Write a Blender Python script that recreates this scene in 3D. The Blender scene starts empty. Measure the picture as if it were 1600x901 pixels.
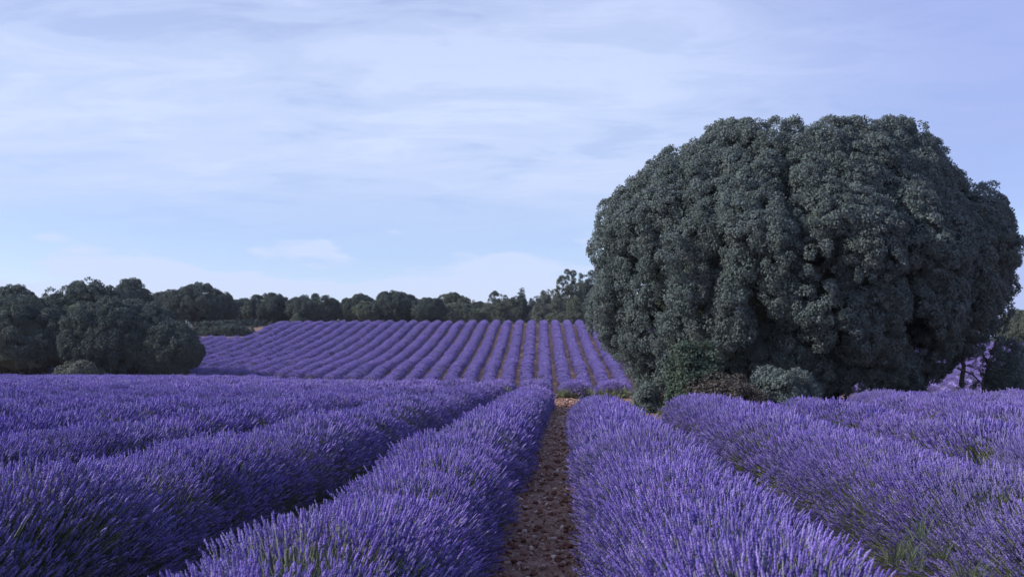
import bpy, math
import numpy as np
from mathutils import Matrix, Vector

# ------------------------------------------------------------------ camera, sky, sun
scn = bpy.context.scene
COL = scn.collection
EYE = 1.33
FPX = 1556.0
PITCH = math.atan(124.5 / FPX)
YAW = math.atan(80 * math.cos(PITCH) / FPX)
cam_d = bpy.data.cameras.new('camera')
cam = bpy.data.objects.new('camera', cam_d)
COL.objects.link(cam)
cam.location = (0, 0, EYE)
cam.rotation_euler = (math.radians(90) + PITCH, 0, YAW)
cam_d.sensor_width = 36
cam_d.lens = 36 * FPX / 1600
cam_d.clip_start = 0.05
cam_d.clip_end = 9000
cam_d.dof.use_dof = True
cam_d.dof.focus_distance = 8
cam_d.dof.aperture_fstop = 5.6
scn.camera = cam

SUN_EL = math.radians(31)
SUN_AZ = math.radians(-101)          # clockwise from +Y (the view direction): left, a little behind
sun_dir = Vector((math.sin(SUN_AZ) * math.cos(SUN_EL), math.cos(SUN_AZ) * math.cos(SUN_EL), math.sin(SUN_EL)))
sd = bpy.data.lights.new('sun', 'SUN')
sd.energy = 4.9
sd.angle = math.radians(2.0)
sd.color = (1.0, 0.955, 0.9)
so = bpy.data.objects.new('sun', sd)
COL.objects.link(so)
so.rotation_euler = sun_dir.to_track_quat('Z', 'Y').to_euler()

scn.view_settings.view_transform = 'Standard'
scn.view_settings.look = 'None'
scn.view_settings.exposure = 0.0
scn.view_settings.gamma = 1.0
scn.render.engine = 'CYCLES'
scn.cycles.max_bounces = 5
scn.cycles.diffuse_bounces = 2
scn.cycles.glossy_bounces = 1
scn.cycles.transmission_bounces = 2
scn.cycles.use_denoising = True


class NT:
    """small helper for writing node trees"""
    def __init__(s, tree):
        s.t = tree
        tree.nodes.clear()

    def n(s, kind, inputs=None, **props):
        nd = s.t.nodes.new(kind)
        for k, v in props.items():
            setattr(nd, k, v)
        for k, v in (inputs or {}).items():
            sock = nd.inputs[k]
            if isinstance(v, bpy.types.NodeSocket):
                s.t.links.new(v, sock)
            else:
                sock.default_value = v
        return nd

    def ramp(s, fac, stops, interp='LINEAR'):
        nd = s.t.nodes.new('ShaderNodeValToRGB')
        s.t.links.new(fac, nd.inputs[0])
        cr = nd.color_ramp
        cr.interpolation = interp
        while len(cr.elements) < len(stops):
            cr.elements.new(0.5)
        for e, (p, c) in zip(cr.elements, stops):
            e.position = p
            e.color = (c, c, c, 1) if isinstance(c, (int, float)) else (*c, 1)
        return nd.outputs[0]

    def mix(s, fac, a, b, mode='MIX'):
        nd = s.t.nodes.new('ShaderNodeMix')
        nd.data_type = 'RGBA'
        nd.blend_type = mode
        for i, v in ((0, fac), (6, a), (7, b)):
            if isinstance(v, bpy.types.NodeSocket):
                s.t.links.new(v, nd.inputs[i])
            else:
                nd.inputs[i].default_value = v if i == 0 else (*v, 1) if len(v) == 3 else v
        return nd.outputs[2]

    def math(s, op, a, b=0.0, c=None, clamp=False):
        nd = s.t.nodes.new('ShaderNodeMath')
        nd.operation = op
        nd.use_clamp = clamp
        for i, v in enumerate((a, b) if c is None else (a, b, c)):
            if isinstance(v, bpy.types.NodeSocket):
                s.t.links.new(v, nd.inputs[i])
            else:
                nd.inputs[i].default_value = v
        return nd.outputs[0]


# ---- the sky: a clear Nishita sky behind a thin veil of drifting cloud
w = bpy.data.worlds.new('World')
scn.world = w
w.use_nodes = True
N = NT(w.node_tree)
sky = N.n('ShaderNodeTexSky', sky_type='NISHITA', sun_disc=False, sun_elevation=SUN_EL,
          sun_rotation=SUN_AZ, altitude=700, air_density=1.0, dust_density=0.6, ozone_density=2.0)
clear = N.mix(1.0, sky.outputs[0], (0.160, 0.152, 0.178), 'MULTIPLY')
co = N.n('ShaderNodeTexCoord')
sep = N.n('ShaderNodeSeparateXYZ', {0: co.outputs['Generated']})
zz = N.math('MAXIMUM', sep.outputs[2], 0.0)
den = N.math('ADD', zz, 0.10)
cx = N.math('DIVIDE', sep.outputs[0], den)
cy = N.math('DIVIDE', sep.outputs[1], den)
flat = N.n('ShaderNodeCombineXYZ', {0: cx, 1: cy, 2: 0.0})
# streaks that run slightly off level
mp = N.n('ShaderNodeMapping', {0: flat.outputs[0], 1: (3.1, 1.7, 0), 2: (0, 0, math.radians(14)), 3: (0.34, 1.0, 1)})
n1 = N.n('ShaderNodeTexNoise', {'Vector': mp.outputs[0], 'Scale': 1.15, 'Detail': 6.0, 'Roughness': 0.52, 'Distortion': 0.35})
mp2 = N.n('ShaderNodeMapping', {0: flat.outputs[0], 1: (9.1, 4.4, 0), 2: (0, 0, math.radians(-30)), 3: (1.0, 1.9, 1)})
n2 = N.n('ShaderNodeTexNoise', {'Vector': mp2.outputs[0], 'Scale': 2.2, 'Detail': 12.0, 'Roughness': 0.64, 'Distortion': 0.5})
veil = N.math('ADD', N.math('MULTIPLY', n1.outputs[0], 0.42), N.math('MULTIPLY', n2.outputs[0], 0.58))
veil = N.ramp(veil, [(0.40, 0.58), (0.5, 0.82), (0.60, 1.0)], 'EASE')
# low bank of soft cumulus over the horizon
bank_v = N.n('ShaderNodeCombineXYZ', {0: N.math('MULTIPLY', sep.outputs[0], 5.0), 1: N.math('MULTIPLY', sep.outputs[1], 2.0), 2: N.math('MULTIPLY', sep.outputs[2], 18.0)})
n3 = N.n('ShaderNodeTexNoise', {'Vector': bank_v.outputs[0], 'Scale': 1.6, 'Detail': 6.0, 'Roughness': 0.5})
top = N.math('ADD', -0.032, N.math('MULTIPLY', n3.outputs[0], 0.29))
bank = N.math('MULTIPLY', N.math('SUBTRACT', top, sep.outputs[2]), 34.0, clamp=True)
bank = N.math('MULTIPLY', bank, 0.85)
gap = N.ramp(sep.outputs[2], [(0.10, 0.25), (0.21, 1.0)], 'EASE')
veil = N.math('MULTIPLY', veil, gap)
cov = N.math('MAXIMUM', veil, bank)
# thicker veil ahead and to the left, thinner to the right
side = N.ramp(N.math('MULTIPLY_ADD', sep.outputs[0], 0.5, 0.5), [(0.30, (0.65, 0.765, 1.04)), (0.52, (0.65, 0.765, 1.04)), (0.70, (0.42, 0.52, 0.92))], 'EASE')
up = N.ramp(sep.outputs[2], [(0.0, (1.03, 0.98, 0.93)), (0.12, (1.02, 1.0, 0.99)), (0.25, (1, 1, 1)), (0.42, (0.84, 0.84, 0.93)), (1.0, (0.60, 0.66, 0.80))])
cloud = N.mix(1.0, side, up, 'MULTIPLY')
skycol = N.mix(cov, clear, cloud)
bg = N.n('ShaderNodeBackground', {0: skycol, 1: 1.0})
out = N.n('ShaderNodeOutputWorld', {0: bg.outputs[0]})

# ------------------------------------------------------------------ helpers
rng = np.random.default_rng(7)


def tag(o, label=None, cat=None, group=None, kind=None):
    if label: o['label'] = label
    if cat: o['category'] = cat
    if group: o['group'] = group
    if kind: o['kind'] = kind
    return o


def empty(name, loc, label, cat, group=None):
    o = bpy.data.objects.new(name, None)
    COL.objects.link(o)
    o.location = loc
    o.empty_display_size = 0.3
    return tag(o, label, cat, group)


def mesh(name, V, F, mats, link=True, parent=None, smooth=False, mi=None, attrs=None, kind=None):
    """V (n,3) array; F array (m,3|4) or list of such arrays"""
    me = bpy.data.meshes.new(name)
    V = np.asarray(V, dtype=np.float32)
    Fs = [np.asarray(f) for f in (F if isinstance(F, list) else [F]) if len(f)]
    me.vertices.add(len(V))
    me.vertices.foreach_set('co', V.ravel())
    if Fs:
        li = np.concatenate([f.ravel() for f in Fs]).astype(np.int32)
        tot = np.concatenate([np.full(len(f), f.shape[1]) for f in Fs]).astype(np.int32)
        st = np.concatenate([[0], np.cumsum(tot)[:-1]]).astype(np.int32)
        me.loops.add(len(li))
        me.loops.foreach_set('vertex_index', li)
        me.polygons.add(len(tot))
        me.polygons.foreach_set('loop_start', st)
        me.polygons.foreach_set('loop_total', tot)
        if mi is not None:
            me.polygons.foreach_set('material_index', np.asarray(mi, dtype=np.int32))
        me.polygons.foreach_set('use_smooth', np.full(len(tot), smooth))
    for m in (mats if isinstance(mats, (list, tuple)) else [mats]):
        me.materials.append(m)
    for k, (typ, arr) in (attrs or {}).items():
        a = me.attributes.new(k, typ, 'POINT')
        arr = np.asarray(arr)
        a.data.foreach_set({'FLOAT_VECTOR': 'vector', 'FLOAT_COLOR': 'color'}.get(typ, 'value'), arr.astype(np.int32 if typ == 'INT' else np.float32).ravel())
    me.update(calc_edges=True)
    me.validate()
    o = bpy.data.objects.new(name, me)
    if link:
        COL.objects.link(o)
    if parent is not None:
        o.parent = parent
    if kind:
        o['kind'] = kind
    return o


class MB:
    """collects geometry with a per-vertex colour and a material index"""
    def __init__(s):
        s.V, s.F3, s.F4, s.C, s.m3, s.m4, s.n = [], [], [], [], [], [], 0

    def add(s, v, f, c=(1, 1, 1), m=0):
        v = np.asarray(v, dtype=float)
        f = np.asarray(f)
        s.V.append(v)
        if f.shape[1] == 3:
            s.F3.append(f + s.n); s.m3 += [m] * len(f)
        else:
            s.F4.append(f + s.n); s.m4 += [m] * len(f)
        s.C.append(np.tile(np.array([*c, 1.0]), (len(v), 1)))
        s.n += len(v)

    def build(s, name, mats, **kw):
        F = []
        mi = []
        if s.F3: F.append(np.concatenate(s.F3)); mi += s.m3
        if s.F4: F.append(np.concatenate(s.F4)); mi += s.m4
        return mesh(name, np.concatenate(s.V), F, mats, mi=mi, attrs={'tint': ('FLOAT_COLOR', np.concatenate(s.C))}, **kw)


def frame_of(d):
    d = np.asarray(d, float); d = d / np.linalg.norm(d)
    a = np.array([0, 0, 1.0]) if abs(d[2]) < 0.9 else np.array([1.0, 0, 0])
    u = np.cross(a, d); u /= np.linalg.norm(u)
    return u, np.cross(d, u), d


def tube(mb, pts, rads, sides, c, m=0):
    pts = np.asarray(pts, float)
    rings = []
    for i, p in enumerate(pts):
        d = pts[min(i + 1, len(pts) - 1)] - pts[max(i - 1, 0)]
        u, v, _ = frame_of(d)
        a = np.arange(sides) / sides * 2 * math.pi
        rings.append(p + rads[i] * (np.outer(np.cos(a), u) + np.outer(np.sin(a), v)))
    F = []
    for i in range(len(pts) - 1):
        for j in range(sides):
            k = (j + 1) % sides
            F.append((i * sides + j, i * sides + k, (i + 1) * sides + k, (i + 1) * sides + j))
    mb.add(np.concatenate(rings), F, c, m)


def lathe(mb, p, d, prof, sides, c, m=0, spin=0.0):
    """closed spindle: prof = list of (t along d, radius); first and last are tips"""
    u, v, d = frame_of(d)
    a = np.arange(sides) / sides * 2 * math.pi + spin
    ring = np.outer(np.cos(a), u) + np.outer(np.sin(a), v)
    V = [p + d * prof[0][0]]
    for t, r in prof[1:-1]:
        V += list(p + d * t + ring * r)
    V.append(p + d * prof[-1][0])
    nr = len(prof) - 2
    F = []
    for j in range(sides):
        k = (j + 1) % sides
        F.append((0, 1 + k, 1 + j))
        F.append((1 + (nr - 1) * sides + j, 1 + (nr - 1) * sides + k, len(V) - 1))
        for i in range(nr - 1):
            a0, b0 = 1 + i * sides + j, 1 + i * sides + k
            F += [(a0, b0, b0 + sides), (a0, b0 + sides, a0 + sides)]
    mb.add(V, F, c, m)


# smooth value noise, vectorised
_tab = np.random.default_rng(3).random((64, 64, 64))


def vnoise(x, y, z):
    x, y, z = np.broadcast_arrays(np.asarray(x, float), np.asarray(y, float), np.asarray(z, float))
    xi, yi, zi = np.floor(x).astype(int), np.floor(y).astype(int), np.floor(z).astype(int)
    fx, fy, fz = x - xi, y - yi, z - zi
    fx, fy, fz = (t * t * (3 - 2 * t) for t in (fx, fy, fz))
    r = 0
    for a in (0, 1):
        for b in (0, 1):
            for c in (0, 1):
                r = r + _tab[(xi + a) % 64, (yi + b) % 64, (zi + c) % 64] * (fx if a else 1 - fx) * (fy if b else 1 - fy) * (fz if c else 1 - fz)
    return r * 2 - 1


def sstep(a, b, x):
    t = np.clip((np.asarray(x, float) - a) / (b - a), 0, 1)
    return t * t * (3 - 2 * t)


# ------------------------------------------------------------------ the lie of the land
PY_R = [-50, 44, 52, 60, 84, 90, 94, 102, 108, 115, 123, 132, 143, 150, 160, 185, 260, 600, 2500, 4000]
PZ_R = [0, 0, -.15, -.8, -1.2, -.85, -.15, 1.15, 1.75, 2.65, 3.75, 5.1, 7.0, 7.75, 8.3, 9.0, 9.5, 6.0, -4, -8]
PY_L = [-50, 70, 82, 90, 94, 102, 108, 115, 123, 132, 143, 150, 160, 185, 260, 600, 2500, 4000]
PZ_L = [0, 0, 0, .1, .45, 1.3, 1.75, 2.65, 3.75, 5.1, 7.0, 7.75, 8.3, 9.0, 9.5, 6.0, -4, -8]


def height(x, y):
    x = np.asarray(x, float); y = np.asarray(y, float)
    hr = np.interp(y, PY_R, PZ_R)
    hl = np.interp(y, PY_L, PZ_L)
    t = sstep(-24, -6, x)
    h = hl * (1 - t) + hr * t
    f = 1 - 0.44 * sstep(12, 60, x) * sstep(95, 110, y) - 0.25 * sstep(-50, -80, x) * sstep(110, 135, y)
    h = h * f
    h = h + 6.2 * np.exp(-((x - 13) / 15) ** 2 - ((y - 205) / 24) ** 2)
    return h


def px2world(px, py, depth):
    """where the ray through photo pixel (px, py) stands at that depth (metres along +Y)"""
    v = Vector(((px - 800) / FPX, -(py - 450.5) / FPX, -1))
    v = cam.rotation_euler.to_matrix() @ v
    return v * (depth / v.y) + Vector((0, 0, EYE))


# ------------------------------------------------------------------ materials
def material(name):
    m = bpy.data.materials.new(name)
    m.use_nodes = True
    return m, NT(m.node_tree)


def finish(m, N, col, rough=0.8, bump=None, strength=0.3, spec=0.2, trans=None):
    b = N.n('ShaderNodeBsdfPrincipled', {'Base Color': col, 'Roughness': rough, 'Specular IOR Level': spec})
    if bump is not None:
        bn = N.n('ShaderNodeBump', {'Height': bump, 'Strength': strength, 'Distance': 0.03})
        N.t.links.new(bn.outputs[0], b.inputs['Normal'])
    sh = b.outputs[0]
    if trans:
        tr = N.n('ShaderNodeBsdfTranslucent', {'Color': col})
        mx = N.n('ShaderNodeMixShader', {0: trans, 1: sh, 2: tr.outputs[0]})
        sh = mx.outputs[0]
    N.n('ShaderNodeOutputMaterial', {0: sh})
    return m


def plant_material(name, var=0.25, patch=None, rough=0.75, trans=0.15, spec=0.2, pscale=0.6):
    """colour comes from the per-vertex tint, varied from piece to piece and in drifts"""
    m, N = material(name)
    at = N.n('ShaderNodeAttribute', attribute_name='tint')
    oi = N.n('ShaderNodeObjectInfo')
    g = N.n('ShaderNodeNewGeometry')
    v = N.math('MULTIPLY_ADD', oi.outputs['Random'], var * 2, 1 - var)
    hsv = N.n('ShaderNodeHueSaturation', {'Value': v, 'Color': at.outputs['Color'],
              'Hue': N.math('MULTIPLY_ADD', oi.outputs['Random'], 0.02, 0.49)})
    col = hsv.outputs[0]
    if patch:
        no = N.n('ShaderNodeTexNoise', {'Vector': g.outputs['Position'], 'Scale': pscale, 'Detail': 3.0, 'Roughness': 0.55})
        f = N.ramp(no.outputs[0], [(0.50, 0.0), (0.72, patch[1])])
        col = N.mix(f, col, patch[0])
    return finish(m, N, col, rough, trans=trans, spec=spec)


M_FLOWER = plant_material('lavender_flower', 0.13, ((0.25, 0.235, 0.40), 0.5), rough=0.85, trans=0.28, spec=0.05)
M_STEM = plant_material('lavender_stem', 0.25, None, rough=0.8, trans=0.2)
M_OAK = plant_material('holm_oak_leaves', 0.16, ((0.145, 0.15, 0.12), 0.35), rough=0.65, trans=0.3, spec=0.25)
M_WEED = plant_material('weed_leaves', 0.2, None, rough=0.7, trans=0.3)

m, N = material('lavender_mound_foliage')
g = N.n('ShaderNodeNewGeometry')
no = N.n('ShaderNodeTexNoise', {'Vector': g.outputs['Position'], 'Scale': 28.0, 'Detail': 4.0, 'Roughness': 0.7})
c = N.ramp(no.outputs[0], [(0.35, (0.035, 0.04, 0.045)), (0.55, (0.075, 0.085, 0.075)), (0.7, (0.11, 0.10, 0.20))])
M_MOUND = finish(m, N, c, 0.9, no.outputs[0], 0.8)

m, N = material('bark')
g = N.n('ShaderNodeNewGeometry')
mp = N.n('ShaderNodeMapping', {0: g.outputs['Position'], 3: (1, 1, 0.25)})
no = N.n('ShaderNodeTexNoise', {'Vector': mp.outputs[0], 'Scale': 14.0, 'Detail': 6.0, 'Roughness': 0.65})
c = N.ramp(no.outputs[0], [(0.35, (0.05, 0.042, 0.038)), (0.65, (0.16, 0.14, 0.125))])
M_BARK = finish(m, N, c, 0.9, no.outputs[0], 0.9)

m, N = material('flowering_mound')
g = N.n('ShaderNodeNewGeometry')
no = N.n('ShaderNodeTexNoise', {'Vector': g.outputs['Position'], 'Scale': 16.0, 'Detail': 4.0, 'Roughness': 0.7})
c = N.ramp(no.outputs[0], [(0.34, (0.18, 0.17, 0.20)), (0.48, (0.25, 0.19, 0.52)), (0.7, (0.33, 0.25, 0.64))])
M_MOUND_FAR = finish(m, N, c, 0.9, no.outputs[0], 0.8)

# soil: reddish clay with pale stones; dry grass where the plots stop
m, N = material('soil')
g = N.n('ShaderNodeNewGeometry')
P = g.outputs['Position']
na = N.n('ShaderNodeTexNoise', {'Vector': P, 'Scale': 9.0, 'Detail': 8.0, 'Roughness': 0.7})
nb = N.n('ShaderNodeTexNoise', {'Vector': P, 'Scale': 0.35, 'Detail': 4.0, 'Roughness': 0.6})
nc = N.n('ShaderNodeTexVoronoi', {'Vector': P, 'Scale': 26.0})
base = N.ramp(na.outputs[0], [(0.32, (0.10, 0.048, 0.038)), (0.5, (0.24, 0.13, 0.10)), (0.66, (0.38, 0.26, 0.215))])
peb = N.ramp(nc.outputs['Distance'], [(0.12, 1.0), (0.24, 0.0)])
pm = N.ramp(nc.outputs['Color'], [(0.72, 0.0), (0.80, 0.8)])
base = N.mix(N.math('MULTIPLY', peb, pm), base, (0.38, 0.30, 0.26))
base = N.mix(N.ramp(nb.outputs[0], [(0.40, 0.0), (0.65, 0.5)]), base, (0.30, 0.20, 0.155))
at = N.n('ShaderNodeAttribute', attribute_name='verge')
gr = N.ramp(na.outputs[0], [(0.35, (0.12, 0.085, 0.06)), (0.55, (0.23, 0.155, 0.115)), (0.7, (0.34, 0.23, 0.175))])
fac = N.math('MULTIPLY', at.outputs['Fac'], N.ramp(nb.outputs[0], [(0.3, 0.5), (0.6, 1.0)]))
base = N.mix(fac, base, gr)
hgt = N.math('ADD', na.outputs[0], N.math('MULTIPLY', peb, 0.3))
M_SOIL = finish(m, N, base, 0.95, hgt, 0.9)

m, N = material('clod_soil')
g = N.n('ShaderNodeNewGeometry')
oi = N.n('ShaderNodeObjectInfo')
no = N.n('ShaderNodeTexNoise', {'Vector': g.outputs['Position'], 'Scale': 40.0, 'Detail': 4.0})
c = N.ramp(N.math('MULTIPLY_ADD', no.outputs[0], 0.4, N.math('MULTIPLY', oi.outputs['Random'], 0.7)),
           [(0.2, (0.12, 0.05, 0.036)), (0.6, (0.29, 0.145, 0.105)), (0.76, (0.42, 0.29, 0.25)), (0.86, (0.66, 0.52, 0.47))])
M_CLOD = finish(m, N, c, 0.95, no.outputs[0], 0.6)


# ------------------------------------------------------------------ scattering: points that carry small real meshes
def scatter_group(name, variants):
    ng = bpy.data.node_groups.new(name, 'GeometryNodeTree')
    ng.interface.new_socket('Geometry', in_out='INPUT', socket_type='NodeSocketGeometry')
    ng.interface.new_socket('Geometry', in_out='OUTPUT', socket_type='NodeSocketGeometry')
    L = ng.links.new
    gi = ng.nodes.new('NodeGroupInput'); go = ng.nodes.new('NodeGroupOutput')
    jn = ng.nodes.new('GeometryNodeJoinGeometry')
    for v in reversed(variants):
        ob = ng.nodes.new('GeometryNodeObjectInfo')
        ob.inputs['Object'].default_value = v
        g2 = ng.nodes.new('GeometryNodeGeometryToInstance')
        L(ob.outputs['Geometry'], g2.inputs[0])
        L(g2.outputs[0], jn.inputs[0])
    ip = ng.nodes.new('GeometryNodeInstanceOnPoints')
    L(gi.outputs[0], ip.inputs['Points'])
    L(jn.outputs[0], ip.inputs['Instance'])
    ip.inputs['Pick Instance'].default_value = True

    def attr(nm, typ):
        a = ng.nodes.new('GeometryNodeInputNamedAttribute')
        a.data_type = typ
        a.inputs['Name'].default_value = nm
        return a.outputs['Attribute']
    L(attr('variant', 'INT'), ip.inputs['Instance Index'])
    e2r = ng.nodes.new('FunctionNodeEulerToRotation')
    L(attr('rot', 'FLOAT_VECTOR'), e2r.inputs[0])
    L(e2r.outputs[0], ip.inputs['Rotation'])
    L(attr('size', 'FLOAT_VECTOR'), ip.inputs['Scale'])
    L(ip.outputs[0], go.inputs[0])
    return ng


def eulers(n, r):
    """euler angles that turn z onto the unit vectors n with a random spin"""
    n = n / np.linalg.norm(n, axis=1, keepdims=True)
    b = np.arccos(np.clip(n[:, 2], -1, 1)); c = np.arctan2(n[:, 1], n[:, 0])
    s = r.random(len(n)) * 2 * math.pi
    cb, sb, cc, sc, cs, ss = np.cos(b), np.sin(b), np.cos(c), np.sin(c), np.cos(s), np.sin(s)
    r00 = cc * cb * cs - sc * ss
    r10 = sc * cb * cs + cc * ss
    r20 = -sb * cs
    r21 = sb * ss
    r22 = cb
    return np.stack([np.arctan2(r21, r22), np.arcsin(np.clip(-r20, -1, 1)), np.arctan2(r10, r00)], 1)


def scatter(name, pts, nrm, size, group, nvar, mats, parent=None, seed=0, kind='stuff'):
    r = np.random.default_rng(seed)
    size = np.asarray(size, float)
    if size.ndim == 1:
        size = np.repeat(size[:, None], 3, 1)
    o = mesh(name, pts, [], mats, parent=parent, kind=kind, attrs={
        'rot': ('FLOAT_VECTOR', eulers(nrm, r)), 'size': ('FLOAT_VECTOR', size),
        'variant': ('INT', r.integers(0, nvar, len(pts)))})
    md = o.modifiers.new('scatter', 'NODES')
    md.node_group = group
    return o


PURPLES = np.array([(0.235, 0.170, 0.53), (0.28, 0.208, 0.57), (0.185, 0.132, 0.46), (0.335, 0.27, 0.60), (0.25, 0.22, 0.44)])
GREENS = np.array([(0.18, 0.20, 0.15), (0.24, 0.26, 0.21), (0.13, 0.155, 0.11), (0.22, 0.25, 0.13)])


def lavender_tuft(i, lod):
    r = np.random.default_rng(100 * lod + i)
    mb = MB()
    rad, cnt = ((0.13, 34), (0.20, 42), (0.32, 52))[lod]
    for _ in range(cnt):
        a, q = r.random() * 2 * math.pi, math.sqrt(r.random()) * rad
        bx, by = q * math.cos(a), q * math.sin(a)
        d = np.array([bx * 1.0 / rad * 0.28, by / rad * 0.28, 1.0]) + r.normal(0, 0.11, 3) * (1, 1, 0)
        d /= np.linalg.norm(d)
        base = np.array([bx * 0.7, by * 0.7, -0.06])
        L = 0.24 + r.random() ** 0.7 * 0.13
        pc = PURPLES[r.integers(0, 5)] * r.uniform(0.8, 1.15)
        gc = GREENS[r.integers(0, 4)] * r.uniform(0.8, 1.2)
        tip = base + d * L
        if lod == 0:
            bend = r.normal(0, 0.012, 3) * (1, 1, 0)
            tube(mb, [base, base + d * L * 0.55 + bend, tip], [0.0018, 0.0016, 0.0013], 3, gc, 1)
            hd = d + bend * 4
            hd /= np.linalg.norm(hd)
            n = r.integers(3, 6)
            t = 0.0
            if r.random() < 0.5:      # one lone whorl below the head
                lathe(mb, tip - hd * 0.022, hd, [(0, 0), (0.004, 0.0042), (0.010, 0)], 5, pc * 0.85, 0, r.random())
            for q in range(n):
                rr = (0.0042, 0.0048, 0.0047, 0.0041, 0.0030)[q] * r.uniform(0.85, 1.2)
                cc = pc * r.uniform(0.88, 1.15)
                lathe(mb, tip + hd * t + r.normal(0, 0.0008, 3), hd, [(-0.003, 0), (0.004, rr), (0.009, rr * 0.8), (0.017, 0)], 5, cc, 0, r.random() * 6)
                t += 0.0095
        elif lod == 1:
            tube(mb, [base, tip], [0.0016, 0.0014], 3, gc, 1)
            lathe(mb, tip, d, [(-0.006, 0), (0.006, 0.0078), (0.022, 0.0066), (0.036, 0.0075), (0.058, 0)], 4, pc, 0, r.random() * 6)
        else:
            pc = pc * (1.22, 1.22, 1.10)
            lathe(mb, tip, d, [(-0.05, 0), (0.01, 0.0165), (0.075, 0)], 4, pc, 0, r.random() * 6)
            if r.random() < 0.25:
                tube(mb, [base, tip], [0.0035, 0.003], 3, gc, 1)
    # narrow grey-green leaves at the foot of the stems
    nl = (34, 26, 7)[lod]
    wl = (0.0032, 0.006, 0.014)[lod]
    for _ in range(nl):
        a, q = r.random() * 2 * math.pi, math.sqrt(r.random()) * rad
        p = np.array([q * math.cos(a) * .9, q * math.sin(a) * .9, -0.04])
        d = np.array([math.cos(a) * 0.5, math.sin(a) * 0.5, 1]) + r.normal(0, 0.3, 3)
        d /= np.linalg.norm(d)
        u = np.cross(d, r.normal(0, 1, 3)); u /= np.linalg.norm(u)
        L = r.uniform(0.10, 0.28) if lod < 2 else r.uniform(0.08, 0.22)
        mb.add([p - u * wl * .5, p + u * wl * .5, p + d * L * .6 + u * wl, p + d * L, p + d * L * .6 - u * wl],
               [(0, 1, 2), (0, 2, 4), (4, 2, 3)], GREENS[r.integers(0, 4)] * r.uniform(0.7, 1.3), 1)
    return mb.build('lavender_tuft', [M_FLOWER, M_STEM], link=False)


LAV = []
for lod in range(3):
    vs = [lavender_tuft(i, lod) for i in range(8)]
    LAV.append(scatter_group('lavender_scatter', vs))


def leaf_tuft(i, n, rad, leaf, tint, spread=0.35, flat=0.8):
    r = np.random.default_rng(900 + i)
    mb = MB()
    for _ in range(n):
        d = r.normal(0, 1, 3); d[2] = abs(d[2]) * 1.1 - 0.25
        d /= np.linalg.norm(d)
        p = d * rad * (0.35 + 0.65 * r.random() ** 0.5) * (1, 1, flat)
        nn = d + (0, 0, 0.3) + r.normal(0, spread * 0.75, 3); nn /= np.linalg.norm(nn)
        ax = np.cross(nn, r.normal(0, 1, 3)); ax /= np.linalg.norm(ax)
        ax = ax + d * 0.5; ax /= np.linalg.norm(ax)
        u = np.cross(nn, ax); u /= np.linalg.norm(u)
        L = leaf * r.uniform(0.75, 1.3); W = L * 0.33
        c = np.array(tint) * r.uniform(0.86, 1.16) * (1 + r.normal(0, 0.05, 3))
        mb.add([p, p + ax * L * .45 + u * W + nn * W * .3, p + ax * L, p + ax * L * .45 - u * W + nn * W * .3],
               [(0, 1, 2), (0, 2, 3)], c)
    return mb.build('leaf_tuft', [M_OAK], link=False)


OAK_NEAR = scatter_group('oak_scatter', [leaf_tuft(i, 80, 0.15, 0.06, (0.142, 0.174, 0.168)) for i in range(8)])
OAK_FAR = scatter_group('far_oak_scatter', [leaf_tuft(20 + i, 70, 0.36, 0.16, (0.080, 0.104, 0.094)) for i in range(6)])
OAK_OLIVE = scatter_group('olive_scatter', [leaf_tuft(40 + i, 60, 0.42, 0.20, (0.125, 0.145, 0.105)) for i in range(4)])
SHRUB_GREEN = scatter_group('green_shrub_scatter', [leaf_tuft(50 + i, 70, 0.17, 0.075, (0.080, 0.112, 0.082)) for i in range(4)])
SHRUB_BROWN = scatter_group('brown_shrub_scatter', [leaf_tuft(60 + i, 60, 0.17, 0.07, (0.11, 0.095, 0.085)) for i in range(4)])
SHRUB_PALE = scatter_group('pale_shrub_scatter', [leaf_tuft(70 + i, 60, 0.42, 0.18, (0.15, 0.165, 0.135)) for i in range(4)])


def grass_tuft(i, tint, H=0.3, n=26, wd=0.006):
    r = np.random.default_rng(700 + i)
    mb = MB()
    for _ in range(n):
        a, q = r.random() * 2 * math.pi, r.random() * 0.06
        p = np.array([q * math.cos(a), q * math.sin(a), 0])
        d = np.array([math.cos(a) * 0.35, math.sin(a) * 0.35, 1]) + r.normal(0, 0.12, 3)
        d /= np.linalg.norm(d)
        L = H * r.uniform(0.6, 1.2)
        u = np.cross(d, [math.cos(a + 1), math.sin(a + 1), 0]); u /= np.linalg.norm(u)
        e = p + d * L + np.array([math.cos(a), math.sin(a), -0.3]) * L * 0.2
        mid = p + d * L * 0.55
        mb.add([p - u * wd, p + u * wd, mid + u * wd * .8, e, mid - u * wd * .8], [(0, 1, 2), (0, 2, 4), (4, 2, 3)],
               np.array(tint) * r.uniform(0.7, 1.3), 0)
    return mb.build('grass_tuft', [M_WEED], link=False)


GRASS = scatter_group('grass_scatter', [grass_tuft(i, (0.12, 0.15, 0.075), 0.3, 22, 0.0035) for i in range(4)])
GRASS_END = scatter_group('leafy_end_scatter', [grass_tuft(20 + i, (0.27, 0.30, 0.17), 0.3, 40, 0.008) for i in range(4)])
GRASS_DRY = scatter_group('dry_grass_scatter', [grass_tuft(10 + i, (0.30, 0.24, 0.13), 0.35) for i in range(4)])


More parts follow.
